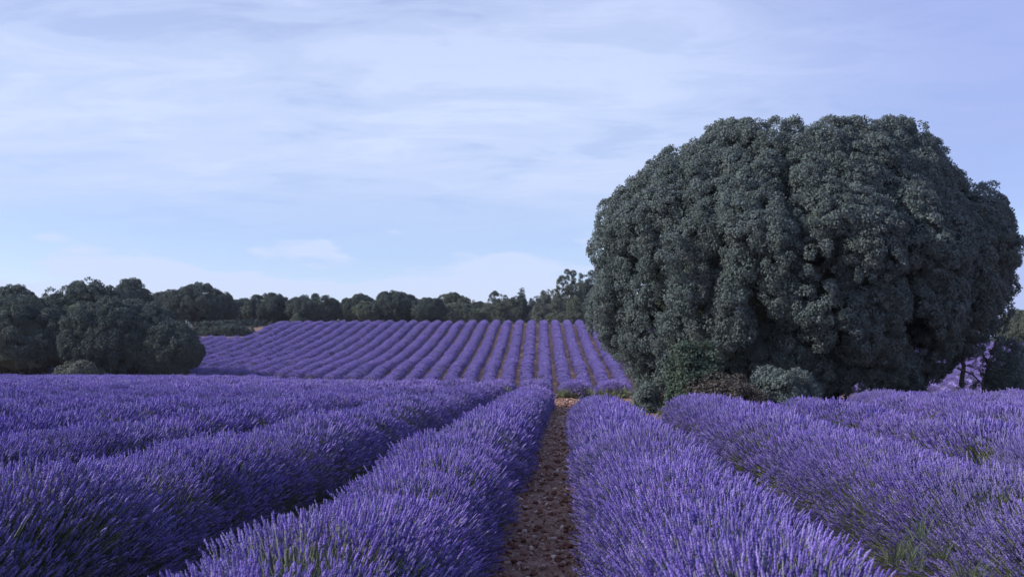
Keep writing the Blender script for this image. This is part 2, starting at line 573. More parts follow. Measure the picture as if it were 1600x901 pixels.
def clod(i):
    r = np.random.default_rng(500 + i)
    V = np.array([(0, 0, 1)] + [(math.cos(a) * .9, math.sin(a) * .9, .45) for a in np.arange(5) * 1.2566] +
                 [(math.cos(a) * .9, math.sin(a) * .9, -.45) for a in np.arange(5) * 1.2566 + .63] + [(0, 0, -1)])
    V = V * r.uniform(0.7, 1.2, (12, 1)) * (1, r.uniform(.6, 1), r.uniform(.5, .8))
    F = []
    for j in range(5):
        k = (j + 1) % 5
        F += [(0, 1 + j, 1 + k), (1 + j, 6 + j, 1 + k), (1 + k, 6 + j, 6 + k), (11, 6 + k, 6 + j)]
    return mesh('clod', V, np.array(F), M_CLOD, link=False, smooth=False)


CLODS = scatter_group('clod_scatter', [clod(i) for i in range(7)])

# ------------------------------------------------------------------ ground sheet
S = 1.78          # row spacing


def axis(segs):
    a = []
    for lo, hi, st in segs:
        a += list(np.arange(lo, hi, st))
    a.append(segs[-1][1])
    return np.array(a)


gx = axis([(-4000, -400, 600), (-400, -90, 20), (-90, -12, 2.0), (-12, -1.6, 0.35), (-1.6, 1.8, 0.07), (1.8, 12, 0.35), (12, 90, 2.0), (90, 400, 20), (400, 4000, 600)])
gy = axis([(-400, -20, 40), (-20, 1, 1.0), (1, 9, 0.07), (9, 24, 0.2), (24, 60, 0.6), (60, 260, 2.0), (260, 700, 20), (700, 4000, 300)])
X, Y = np.meshgrid(gx, gy)
Z = height(X, Y)
near = 1 - sstep(20, 60, Y)
Z = Z + near * (vnoise(X * 1.2, Y * 1.2, 0) * 0.03 + vnoise(X * 7, Y * 7, 4) * 0.034 + vnoise(X * 3.2, Y * 3.2, 9) * 0.02)
uphill = Y > np.where(X < -43.5 - (Y - 130) * 0.0225, 131, 152)
verge = np.where(uphill | (Y > 156), 1.0, 0.0)
verge = np.maximum(verge, ((X > -1) & (X < 16) & (Y > 22) & (Y < 42)) * 0.75)
verge = np.maximum(verge, ((X > -80) & (X < -28) & (Y > 84) & (Y < 93)) * 0.8)
nx, ny = len(gx), len(gy)
I = np.arange(nx * ny).reshape(ny, nx)
F = np.stack([I[:-1, :-1], I[:-1, 1:], I[1:, 1:], I[1:, :-1]], -1).reshape(-1, 4)
ground = mesh('ground', np.stack([X.ravel(), Y.ravel(), Z.ravel()], 1), F, M_SOIL, smooth=True,
              attrs={'verge': ('FLOAT', verge.ravel())})
tag(ground, 'reddish clay ground between and beyond the lavender rows', kind='structure')

# clods and stones on the bare path and at the row ends
r = np.random.default_rng(11)
n = 26000
cyv = 2.5 + 42 * r.random(n) ** 2.2
cxv = -0.14 + r.uniform(-0.6, 0.6, n)
sz = (0.004 + 0.026 * r.random(n) ** 6) * (1 + cyv / 40)
n2 = 2200
cy2 = r.uniform(26, 44, n2); cx2 = r.uniform(-8, 6, n2)
sz2 = 0.012 + 0.045 * r.random(n2) ** 3
cxv, cyv, sz = np.concatenate([cxv, cx2]), np.concatenate([cyv, cy2]), np.concatenate([sz, sz2])
pts = np.stack([cxv, cyv, height(cxv, cyv) + vnoise(cxv * 1.2, cyv * 1.2, 0) * 0.03 + vnoise(cxv * 7, cyv * 7, 4) * 0.034 + vnoise(cxv * 3.2, cyv * 3.2, 9) * 0.02 + sz * 0.2], 1)
nn = r.normal(0, 1, (len(pts), 3)) * (.4, .4, .2) + (0, 0, 1)
cl = scatter('soil_clods', pts, nn, sz, CLODS, 7, M_CLOD, seed=12)
tag(cl, 'loose clods and pale stones on the bare soil path', 'clods', kind='stuff')


# ------------------------------------------------------------------ lavender rows
def visible_span(xs, ys, margin=2.5):
    """keep the stretch of a row that stands in the camera's field of view, plus a margin"""
    a = math.radians(27.3)
    left = ys * math.tan(-a - YAW) - margin
    right = ys * math.tan(a - YAW) + margin
    return (xs > left) & (xs < right) & (ys > -1)


def row_radius(seed, y, th, amp):
    """bumpiness of the hedge: plants every half metre or so"""
    return 1 + amp * vnoise(y * 0.9 + seed * 3.7, seed * 1.3 + th * 0.6, 5) + amp * 0.8 * vnoise(y * 2.1 + seed * 5.1, th * 1.2, 11)


def lavender_row(seed, x_of_y, y0, y1, label, group, wm=0.43, hm=0.43, lod_split=(9.5, 30), dens=1.0, green_end=False, head=1.0, flank=1.0):
    ys = np.arange(y0, y1, 0.25)
    xs = x_of_y(ys)
    keep = visible_span(xs, ys)
    if keep.sum() < 6:
        return None
    y0, y1 = ys[keep].min(), ys[keep].max()
    L = y1 - y0
    x0 = float(x_of_y(np.array([y0]))[0])
    root = empty('lavender_row', (x0, y0, float(height(x0, y0))), label, 'lavender row', group)
    off = np.array(root.location)
    amp = 0.15 if y0 < 40 else 0.13

    def endfac(y):
        return np.clip(1 - np.maximum(0, 0.5 - (y - y0)) ** 2 * 2.2 - np.maximum(0, 0.5 - (y1 - y)) ** 2 * 2.2, 0.2, 1)

    def surf(y, th, k=1.0):
        """point on the mound envelope; th from 0 (right foot) to pi (left foot)"""
        f = row_radius(seed, y, th, amp) * endfac(y)
        cx = x_of_y(y) + 0.05 * vnoise(y * 0.4, seed * 2.2, 3)
        px = cx + wm * k * f * np.sign(np.cos(th)) * np.abs(np.cos(th)) ** 0.85
        pz = hm * k * f * np.sin(th) ** 0.8
        return px, pz + height(px, y)
    # leafy mound
    step = 0.16 if y0 < 12 else 0.35 if y0 < 40 else 0.7
    if y1 - y0 > 25 and y0 < 40: step = 0.3
    nt = 12 if y0 < 60 else 8
    yy = np.linspace(y0 - 0.05, y1 + 0.05, max(4, int(L / step)))
    tt = np.linspace(0, math.pi, nt + 1)
    T, YY = np.meshgrid(tt, yy)
    px, pz = surf(YY.ravel(), T.ravel())
    nse = 0.05 * vnoise(px * 9, YY.ravel() * 9, pz * 9)
    V = np.stack([px + nse, YY.ravel(), pz + nse * 0.7 - 0.02], 1) - off
    I = np.arange(len(yy) * (nt + 1)).reshape(len(yy), nt + 1)
    F = np.stack([I[:-1, :-1], I[:-1, 1:], I[1:, 1:], I[1:, :-1]], -1).reshape(-1, 4)
    caps = [I[0, ::-1], I[-1, :]]
    Vc = list(V); F3 = []
    for cpt in caps:
        Vc.append(V[cpt].mean(0)); c = len(Vc) - 1
        F3 += [(cpt[i + 1], cpt[i], c) for i in range(nt)]
    mesh('leafy_mound', np.array(Vc), [F, np.array(F3)], M_MOUND if y0 < 40 else M_MOUND_FAR, parent=root, smooth=True)
    # flower heads
    r = np.random.default_rng(1000 + seed)
    bands = []
    edges = [y0] + [e for e in lod_split if y0 < e < y1] + [y1]
    for a, b in zip(edges[:-1], edges[1:]):
        mid = (a + b) / 2
        lod = 0 if mid < lod_split[0] else 1 if mid < lod_split[1] else 2
        bands.append((lod, a, b))
    for lod, a, b in bands:
        rate = (118, 52, 17)[lod] * dens
        cnt = int((b - a) * rate)
        y = r.uniform(a, b, cnt)
        th = math.pi * (0.5 + (r.random(cnt) - 0.5) * 1.02 * flank)
        th = np.clip(th, 0.05, math.pi - 0.05)
        px, pz = surf(y, th)
        nrm = np.stack([np.cos(th) * 1.0, r.normal(0, 0.14, cnt), np.sin(th) * 0.8 + 0.5], 1)
        nrm[:, 0] += r.normal(0, 0.12, cnt)
        nrm /= np.linalg.norm(nrm, axis=1, keepdims=True)
        e0, e1 = np.maximum(0, 0.6 - (y - y0)), np.maximum(0, 0.6 - (y1 - y))
        nrm[:, 1] += (e1 - e0) * 1.4
        pts = np.stack([px, y, pz], 1) - off
        size = r.uniform(0.85, 1.12, cnt) * (1.0, 1.0, 1.0)[lod] * head
        size *= 1 - 0.25 * np.maximum(0, np.abs(np.cos(th)) - 0.6) / 0.4
        size *= 1 + 0.14 * vnoise(y * 1.1, seed * 7.0, th)
        o = scatter('flower_spikes', pts, nrm, size, LAV[lod], 8, [M_FLOWER, M_STEM], parent=root, seed=seed * 7 + lod)
    if green_end:
        cnt = 60
        y = y0 + r.uniform(-0.15, 0.5, cnt)
        xx = x_of_y(y) + r.normal(0, 0.33, cnt)
        zz = height(xx, y) + r.uniform(0, 0.25, cnt) * (1 if y0 < 60 else 1.3)
        pts = np.stack([xx, y, zz], 1) - off
        nrm = np.stack([(xx - x_of_y(y)) * 1.5, -0.7 + 0 * y, 1 + 0 * y], 1) + r.normal(0, 0.2, (cnt, 3))
        scatter('leafy_end', pts, nrm, r.uniform(0.8, 1.3, cnt), GRASS_END, 4, M_WEED, parent=root, seed=seed)
    return root


ORD = ['first', 'second', 'third', 'fourth', 'fifth', 'sixth', 'seventh', 'eighth', 'ninth', 'tenth', 'eleventh', 'twelfth',
       'thirteenth', 'fourteenth', 'fifteenth', 'sixteenth', 'seventeenth', 'eighteenth', 'nineteenth', 'twentieth']
TENS = {20: 'twenty', 30: 'thirty', 40: 'forty', 50: 'fifty', 60: 'sixty'}


def ordinal(n):
    if n <= 20: return ORD[n - 1]
    t, u = n // 10 * 10, n % 10
    return TENS[t][:-1] + 'ieth' if u == 0 else TENS[t] + '-' + ORD[u - 1]


# near plot, split by the bare soil path
for k in range(-26, 9):
    xc = -0.14 + 0.89 + S * k + (0.04 if k == -1 else -0.03 if k == 0 else 0)
    if k >= 0:
        yend = {0: 21.5, 1: 20.5, 2: 19.0, 3: 19.5}.get(k, 27.0)
        side, num = 'right', k + 1
    else:
        yend = {-1: 35.0, -2: 39.5, -3: 36.5}.get(k, 40.0)
        side, num = 'left', -k
    if num == 1:
        lab = f'thick blooming lavender row bordering the {side} side of the bare soil path'
    else:
        lab = f'foreground lavender row, {ordinal(num)} one {side} of the bare soil path'
    lavender_row(200 + k, lambda y, xc=xc: xc + 0 * y, 1.6, yend, lab, 'lavender rows of the foreground plot', wm=0.33 if k == -1 else 0.35 if k == 0 else 0.40 if k > 0 else 0.35, hm=0.38 if k == -1 else 0.43, flank=0.90,
                 green_end=False)

# middle plot beyond the cross path
for k in range(-34, 8):
    xc = -0.38 + 0.89 + S * k
    y0 = 44.0 + 0.5 * math.sin(k * 2.1)
    y1 = float(np.interp(xc, [-60, -46, -30, -15, 0, 30], [79, 79, 76, 70, 56, 54]))
    if xc > 4: continue
    side, num = ('right', k + 1) if k >= 0 else ('left', -k)
    lab = f'lavender row in the low middle plot, {ordinal(num)} one {side} of the soil path'
    lavender_row(300 + k, lambda y, xc=xc: xc + 0.0 * y, y0, y1, lab, 'lavender rows of the middle plot',
                 wm=0.36, dens=1.0, green_end=k in (0, 1, -2, -3, -6, -7, -10), head=1.05)

# hillside plot
for k in range(-34, 42):
    def xf(y, k=k):
        return -0.80 + S / 2 + S * k - 0.0225 * (y - 94)
    xt = float(xf(np.array([130.0]))[0])
    y0 = 89.0 + 0.4 * math.sin(k * 1.7) if xt > -26 else 91.5
    y1 = 151.0 if xt > -43 else 131.5
    side, num = ('right', k + 1) if k >= 0 else ('left', -k)
    lab = f'lavender row climbing the far hillside, {ordinal(num)} one {side} of the soil path'
    lavender_row(400 + k, xf, y0, y1, lab, 'lavender rows climbing the hillside', wm=0.30, hm=0.42, dens=0.75, head=1.1)


# ------------------------------------------------------------------ trees
def blob_mesh(name, c, rad, mat, parent, off, seed, n=20, amp=0.12, z_min=None):
    """closed lumpy ellipsoid"""
    th = np.linspace(0, math.pi, n // 2 + 1); ph = np.arange(n) / n * 2 * math.pi
    T, Pp = np.meshgrid(th, ph, indexing='ij')
    d = np.stack([np.sin(T) * np.cos(Pp), np.sin(T) * np.sin(Pp), np.cos(T)], -1).reshape(-1, 3)
    k = 1 + amp * vnoise(d[:, 0] * 3 + seed, d[:, 1] * 3, d[:, 2] * 3)
    V = d * k[:, None] * np.array(rad) + np.array(c)
    I = np.arange(len(V)).reshape(len(th), n)
    J = np.roll(I, -1, 1)
    F = np.stack([I[:-1], I[1:], J[1:], J[:-1]], -1).reshape(-1, 4)
    return V, F


def trunk_mesh(parent, off, base, top, r0, seed, limbs=4, name='trunk'):
    r = np.random.default_rng(seed)
    mb = MB()
    base = np.array(base, float); top = np.array(top, float)
    pts = [base + (top - base) * t + r.normal(0, 0.05, 3) * (np.linalg.norm(top - base) * 0.4) * (t > 0) for t in np.linspace(0, 1, 6)]
    pts[0][2] -= 0.3
    tube(mb, np.array(pts) - off, np.linspace(r0, r0 * 0.35, 6), 8, (1, 1, 1))
    for i in range(limbs):
        p = pts[2 + i % 3]
        a = r.random() * 6.28
        Ln = np.linalg.norm(top - base) * r.uniform(0.4, 0.6)
        e = p + np.array([math.cos(a), math.sin(a), 0.7]) * Ln
        m_ = (p + e) / 2 + r.normal(0, 0.08, 3) * Ln
        tube(mb, np.array([p, m_, e]) - off, [r0 * 0.45, r0 * 0.3, r0 * 0.12], 6, (1, 1, 1))
    return mb.build(name, [M_BARK], parent=parent, smooth=True)


def crown_points(lobes, per, r, k_out=1.0, down=-0.35):
    """lobes: (n,4+) centre and radius, outward direction; tufts on the lobes' outer faces"""
    P, Nn = [], []
    for cx, cy, cz, rad, dx, dy, dz in lobes:
        d = r.normal(0, 1, (per, 3))
        d /= np.linalg.norm(d, axis=1, keepdims=True)
        dd = d @ np.array([dx, dy, dz])
        d = d[dd > down]
        rr = rad * (0.82 + 0.25 * r.random((len(d), 1)))
        P.append(np.array([cx, cy, cz]) + d * rr * (1, 1, 1.15) * k_out)
        Nn.append(d + np.array([0, 0, 0.25]) + np.array([dx, dy, dz]) * 0.3)
    return np.concatenate(P), np.concatenate(Nn)


def tree(name, label, cat, group, x, y, wd, ht, foot=0.0, scat=None, nvar=6, seed=0, dense=1.0, tuft=1.0, trunk_r=0.25, open_=0.0, lobes_n=None, squash=0.85):
    """round crown from foot (share of the height left bare) to the top"""
    r = np.random.default_rng(3000 + seed)
    z0 = float(height(x, y))
    root = empty(name, (x, y, z0), label, cat, group)
    off = np.array([x, y, z0])
    trunk_mesh(root, off, (x, y, z0), (x + r.normal(0, .2), y, z0 + ht * 0.7), trunk_r, seed + 5)
    zc0, zc1 = z0 + ht * foot, z0 + ht
    a = wd / 2; hh = (zc1 - zc0) / 2; zc = (zc0 + zc1) / 2
    nl = lobes_n or int(60 + wd * ht * 0.7)
    L = []
    for i in range(nl):
        d = r.normal(0, 1, 3); d /= np.linalg.norm(d)
        if d[2] < -0.2: d[2] *= 0.6
        rad = min(a, hh) * r.uniform(0.18, 0.38)
        k = 1 - rad / min(a, hh) * 0.9
        k *= 1 + 0.24 * vnoise(d[0] * 2 + seed, d[1] * 2, d[2] * 2 + seed)
        L.append((x + d[0] * a * k, y + d[1] * a * squash * k, zc + d[2] * hh * k, rad, *d))
    per = int(26 * dense)
    P, Nn = crown_points(L, per, r)
    P[:, 2] = np.maximum(P[:, 2], z0 + 0.1)
    s = r.uniform(0.75, 1.2, len(P)) * tuft
    if 'feathery' in label:
        L = []
        for fx, top_, wid in ((-.36, .62, .20), (-.22, .88, .22), (-.05, 1.0, .17), (.14, .98, .15), (.02, .7, .3), (.3, .72, .22), (-.3, .4, .26), (.2, .4, .3)):
            for q in np.linspace(0.15, top_ - 0.06, 7):
                d = r.normal(0, 1, 3); d /= np.linalg.norm(d)
                L.append((x + fx * wd + r.normal(0, .12), y + r.normal(0, .5), z0 + ht * q, wid * wd * (0.42 if q > top_ - .2 else 0.7), *d))
        P, Nn = crown_points(L, 14, r, down=-1)
        s = r.uniform(0.5, 0.9, len(P))
        open_ = 1
    if open_ < 0.5:
        V, F = blob_mesh('c', (x, y, zc), (a * .66, a * .66 * squash, hh * .68), None, root, off, seed)
        mesh('light_block_core', V - off, F, M_SHADE_CORE, parent=root, smooth=True)  # solid core added to stop light passing through the crown
    scatter('crown', P - off, Nn, s, scat or OAK_FAR, nvar, M_OAK, parent=root, seed=seed)
    return root


m, N = material('shaded_crown_core')
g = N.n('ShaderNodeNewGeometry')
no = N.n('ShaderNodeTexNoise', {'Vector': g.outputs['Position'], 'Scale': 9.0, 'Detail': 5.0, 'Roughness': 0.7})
c = N.ramp(no.outputs[0], [(0.35, (0.025, 0.03, 0.022)), (0.65, (0.075, 0.088, 0.065))])  # darker than the outer leaves: shade inside the crown put into the colour
M_SHADE_CORE = finish(m, N, c, 0.95, no.outputs[0], 1.0)

# --- the great holm oak on the right
TD = 33.0
OUT_L = [(178, 1270), (190, 1110), (200, 1085), (222, 1058), (245, 1003), (290, 975), (320, 932), (375, 922), (410, 936), (440, 925), (480, 912), (510, 925), (560, 972), (600, 992), (632, 1008)]
OUT_R = [(178, 1290), (186, 1385), (203, 1440), (222, 1470), (238, 1498), (262, 1500), (290, 1528), (315, 1580), (330, 1590), (390, 1596), (450, 1588), (480, 1580), (515, 1560), (540, 1510), (575, 1480), (600, 1430), (640, 1385)]
gz = float(height(8, TD))


def to_xz(py, px):
    p = px2world(px, py, TD)
    return p.x, p.z


zl = np.array([to_xz(a, b)[1] for a, b in OUT_L])[::-1]; xl = np.array([to_xz(a, b)[0] for a, b in OUT_L])[::-1]
zr = np.array([to_xz(a, b)[1] for a, b in OUT_R])[::-1]; xr = np.array([to_xz(a, b)[0] for a, b in OUT_R])[::-1]
ztop = min(zl[-1], zr[-1])
big = empty('holm_oak', (8.2, TD, gz), 'huge grey-green holm oak with dense rounded crown reaching the ground, right of the path', 'tree')
off = np.array([8.2, TD, gz])
r = np.random.default_rng(77)
lobes = []
tries = 0
placed = np.zeros((0, 3))
# the crown is made of big rounded billows
gb = np.random.default_rng(21)
BIL = []
for _ in range(4000):
    z = gb.uniform(gz + 0.6, ztop - 0.4); ph = gb.random() * 2 * math.pi
    A, B = np.interp(z, zl, xl), np.interp(z, zr, xr)
    c0, a0 = (A + B) / 2, (B - A) / 2
    q = np.array([c0 + a0 * .9 * math.cos(ph), TD + a0 * .72 * math.sin(ph), z])
    if all(np.linalg.norm((q - b) * (1, 1, .8)) > 1.75 for b in BIL):
        BIL.append(q)
BIL = np.array(BIL)


def billow(q):
    d = np.linalg.norm((BIL - q) * (1, 1, .8), axis=1).min() / 1.75
    return math.sqrt(max(0.0, 1 - min(d, 1) ** 2))


while len(lobes) < 900 and tries < 60000:
    tries += 1
    # area-even choice of height: more candidates on the flat top
    if r.random() < 0.30:
        u = math.sqrt(r.random()); z = None
        ph = r.random() * 2 * math.pi
        # dome cap: radial position within the crown's widest outline
        zz_ = ztop - 0.2
        xa, xb = np.interp(zz_ * 0.62, zl, xl), np.interp(zz_ * 0.62, zr, xr)
        c0, a0 = (xa + xb) / 2, (xb - xa) / 2
        px_, py_ = c0 + a0 * u * math.cos(ph), a0 * 0.85 * u * math.sin(ph)
        # find the height at which the outline ellipse passes this point
        zs = np.linspace(gz + 4, ztop, 60)
        A, B = np.interp(zs, zl, xl), np.interp(zs, zr, xr)
        C_, R_ = (A + B) / 2, np.maximum((B - A) / 2, .05)
        ok = ((px_ - C_) / R_) ** 2 + (py_ / (R_ * 0.85)) ** 2 <= 1
        if not ok.any(): continue
        z = zs[ok].max()
        nrm = np.array([math.cos(ph) * u, math.sin(ph) * u, 0.9])
        rad = r.uniform(0.34, 0.7)
        p = np.array([px_, TD + py_, z]) - np.array([0, 0, rad * 1.3 + 0.3])
        p[:2] -= np.array([math.cos(ph), math.sin(ph)]) * rad * 0.5 * u
        p[2] -= 0.9 * (1 - billow(p + (0, 0, rad)))
    else:
        z = r.uniform(gz + 0.3, ztop - 0.3)
        ph = r.random() * 2 * math.pi
        rad = r.uniform(0.26, 0.68)
        z = min(z, ztop - 0.2 - rad * 1.5)
        ze = z + rad * (1.25 if math.cos(ph) < 0 else 0.7) * sstep(gz + 4.5, gz + 7.5, z)      # the outline at the top of this spray
        A, B = np.interp(ze, zl, xl), np.interp(ze, zr, xr)
        c0, a0 = (A + B) / 2, (B - A) / 2
        if math.sin(ph) > 0.35 and r.random() < 0.5: continue
        bb = a0 * 0.80
        q = np.array([c0 + a0 * math.cos(ph), TD + bb * math.sin(ph), z])
        inset = rad * 0.95 + 1.75 * (1 - billow(q)) * (0.35 + 0.65 * abs(math.sin(ph))) + r.uniform(-.1, .25)
        k = max(0.1, 1 - inset / a0)
        p = np.array([c0 + a0 * k * math.cos(ph), TD + bb * k * math.sin(ph), z])
        nrm = np.array([math.cos(ph), math.sin(ph), 0.25])
    if len(placed) and (np.linalg.norm((placed - p) * (1, 1, 0.8), axis=1) < rad * 0.86).any():
        continue
    p[0] += (p[1] - TD) * p[0] / TD
    p[2] = EYE + (p[2] - EYE) * min(1.0, p[1] / TD) if p[2] > EYE else p[2]
    nrm /= np.linalg.norm(nrm)
    placed = np.vstack([placed, p])
    lobes.append((*p, rad, *nrm))
# the bough that droops to the ground on the far right
for i in range(24):
    py_ = r.uniform(535, 622)
    q = px2world(1574 + r.uniform(-1, 1) * 18 * math.sin((py_ - 520) / 112 * math.pi), py_, TD - 1)
    rad = r.uniform(0.16, 0.28)
    lobes.append((q.x, TD - 1 + r.normal(0, 0.5), q.z, rad, r.normal(), -1, 0.2))
L_ = np.array(lobes)
L_[:, 4:] /= np.linalg.norm(L_[:, 4:], axis=1, keepdims=True)
# each lobe is itself made of fist-sized sprays
P_, N_ = [], []
for cx_, cy_, cz_, rad, dx, dy, dz in L_:
    ns = int(40 * (rad / 0.6) ** 2) + 6
    d = r.normal(0, 1, (ns * 2, 3)); d /= np.linalg.norm(d, axis=1, keepdims=True)
    d = d[(d @ np.array([dx, dy, dz])) > -0.25][:ns]
    rr = rad * (0.80 + 0.32 * r.random((len(d), 1)))
    P_.append(np.array([cx_, cy_, cz_]) + d * rr * (1, 1, 1.45))
    N_.append(d + (dx * .3, dy * .3, dz * .3 + 0.2))
P_ = np.concatenate(P_); N_ = np.concatenate(N_)
P_[:, 2] = np.maximum(P_[:, 2], gz + 0.05)
print('oak tufts', len(P_), 'lobes', len(L_))
scatter('crown', P_ - off, N_, r.uniform(0.75, 1.25, len(P_)), OAK_NEAR, 8, M_OAK, parent=big, seed=5)
# solid dark core added behind the outer sprays to block light, one slice per height so that it follows the outline
zs = np.linspace(gz + 0.1, ztop - 1.6, 22)
na = 28
V = []
for z in zs:
    A, B = np.interp(z, zl, xl), np.interp(z, zr, xr)
    c0, a0 = (A + B) / 2, max((B - A) / 2 - 1.9, 0.4)
    ph = np.arange(na) / na * 2 * math.pi
    k = 1 + 0.08 * vnoise(np.cos(ph) * 2.5, np.sin(ph) * 2.5, z * 0.9)
    yy_ = a0 * .74 * k * np.sin(ph)
    xx_ = c0 + a0 * k * np.cos(ph)
    zz2 = np.where(z > EYE, EYE + (z - EYE) * np.minimum(1, 1 + yy_ / TD), z)
    V.append(np.stack([xx_ + yy_ * xx_ / TD, TD + yy_, zz2], 1))
V = np.concatenate(V + [np.array([[c0, TD, zs[-1] + 0.3]])])
I = np.arange(len(zs) * na).reshape(len(zs), na); J = np.roll(I, -1, 1)
F = np.stack([I[:-1], J[:-1], J[1:], I[1:]], -1).reshape(-1, 4)
F3 = np.array([(I[-1, j], J[-1, j], len(V) - 1) for j in range(na)])
mesh('light_block_core', V - off, [F, F3], M_SHADE_CORE, parent=big, smooth=True)
# trunk and the thin boughs seen at the lower right
mb = MB()
tube(mb, np.array([(8.0, TD, gz - .3), (7.9, TD, gz + 1.5), (8.2, TD, gz + 4)]) - off, [.55, .42, .3], 10, (1, 1, 1))
mb.build('trunk', [M_BARK], parent=big, smooth=True)
for pth, rad in (([(1512, 630), (1502, 600), (1506, 570), (1490, 540), (1475, 520)], 0.09),
                 ([(1540, 632), (1536, 600), (1545, 570), (1530, 545), (1510, 520)], 0.06),
                 ([(1496, 575), (1520, 585), (1535, 600)], 0.035),
                 ([(1553, 620), (1548, 585), (1560, 550), (1572, 525)], 0.05)):
    mb = MB()
    tube(mb, np.array([np.array(px2world(a, b, TD - 0.5 + r.normal(0, .15))) for a, b in pth]) - off, np.linspace(rad, rad * 0.5, len(pth)), 6, (1, 1, 1))
    mb.build('bough', [M_BARK], parent=big, smooth=True)
# loose sprays on those boughs
P_, N_ = [], []
for a, b in ((1500, 560), (1515, 575), (1525, 590), (1530, 600), (1522, 605), (1505, 548), (1520, 542), (1540, 545), (1500, 600), (1540, 615)):
    for _ in range(5):
        q = px2world(a + r.normal(0, 6), b + r.normal(0, 6), TD - .5)
        P_.append((q.x, q.y, q.z)); N_.append(r.normal(0, 1, 3) + (0, -.5, .5))
scatter('low_sprays', np.array(P_) - off, np.array(N_), r.uniform(.4, .8, len(P_)), OAK_NEAR, 8, M_OAK, parent=big, seed=6)


def shrub(name, label, px0, px1, ptop, depth, scat, nvar, seed, tuft=1.0, cat='shrub', group=None, base=None, n=None, ry=None):
    """low bush spanning photo columns px0..px1 with its top at row ptop, standing at that depth"""
    r = np.random.default_rng(seed)
    a, b = px2world(px0, 600, depth), px2world(px1, 600, depth)
    x = (a.x + b.x) / 2; wd = b.x - a.x
    z0 = float(height(x, depth))
    H = px2world(0, ptop, depth).z - z0
    root = empty(name, (x, depth, z0), label, cat, group)
    n = n or int(60 + 60 * wd * H)
    d = r.normal(0, 1, (n, 3)); d[:, 2] = np.abs(d[:, 2]); d /= np.linalg.norm(d, axis=1, keepdims=True)
    k = 1 + 0.5 * vnoise(d[:, 0] * 2.5 + seed, d[:, 1] * 2.5, d[:, 2] * 2.5)
    rr = (0.45 + 0.5 * r.random(n) ** 0.5) * k
    P = d * rr[:, None] * (wd / 2, ry or min(wd / 2, H), H)
    scatter('foliage', P, d + (0, 0, .3), r.uniform(.7, 1.2, n) * tuft, scat, nvar, M_OAK, parent=root, seed=seed)
    mb = MB()
    for i in range(4):
        e = np.array([r.uniform(-.3, .3) * wd, r.uniform(-.2, .2) * wd, H * .6])
        tube(mb, [np.array([0, 0, -.1]), e * (.4, .4, .5), e], [.03 + H * .01, .02, .01], 5, (1, 1, 1))
    mb.build('stem', [M_BARK], parent=root)
    return root


shrub('shrub', 'bright green leafy shrub at the foot of the huge oak', 1040, 1135, 548, 27.3, SHRUB_GREEN, 4, 1, n=420)
shrub('shrub', 'dry brownish bush low against the huge oak, under the green shrub', 1060, 1190, 590, 26.6, SHRUB_BROWN, 4, 2, n=320)
shrub('shrub', 'grey-green low bush in front of the huge oak, right of the dry brown bush', 1140, 1285, 580, 27.3, OAK_NEAR, 8, 3, n=520)
shrub('shrub', 'dark low bush on the ground under the gap at the oak\'s lower right', 1430, 1510, 617, 29.5, OAK_NEAR, 8, 4, n=200)
shrub('shrub', 'small olive bush at the left foot of the huge oak', 990, 1030, 600, 30.0, OAK_NEAR, 8, 5, n=90)

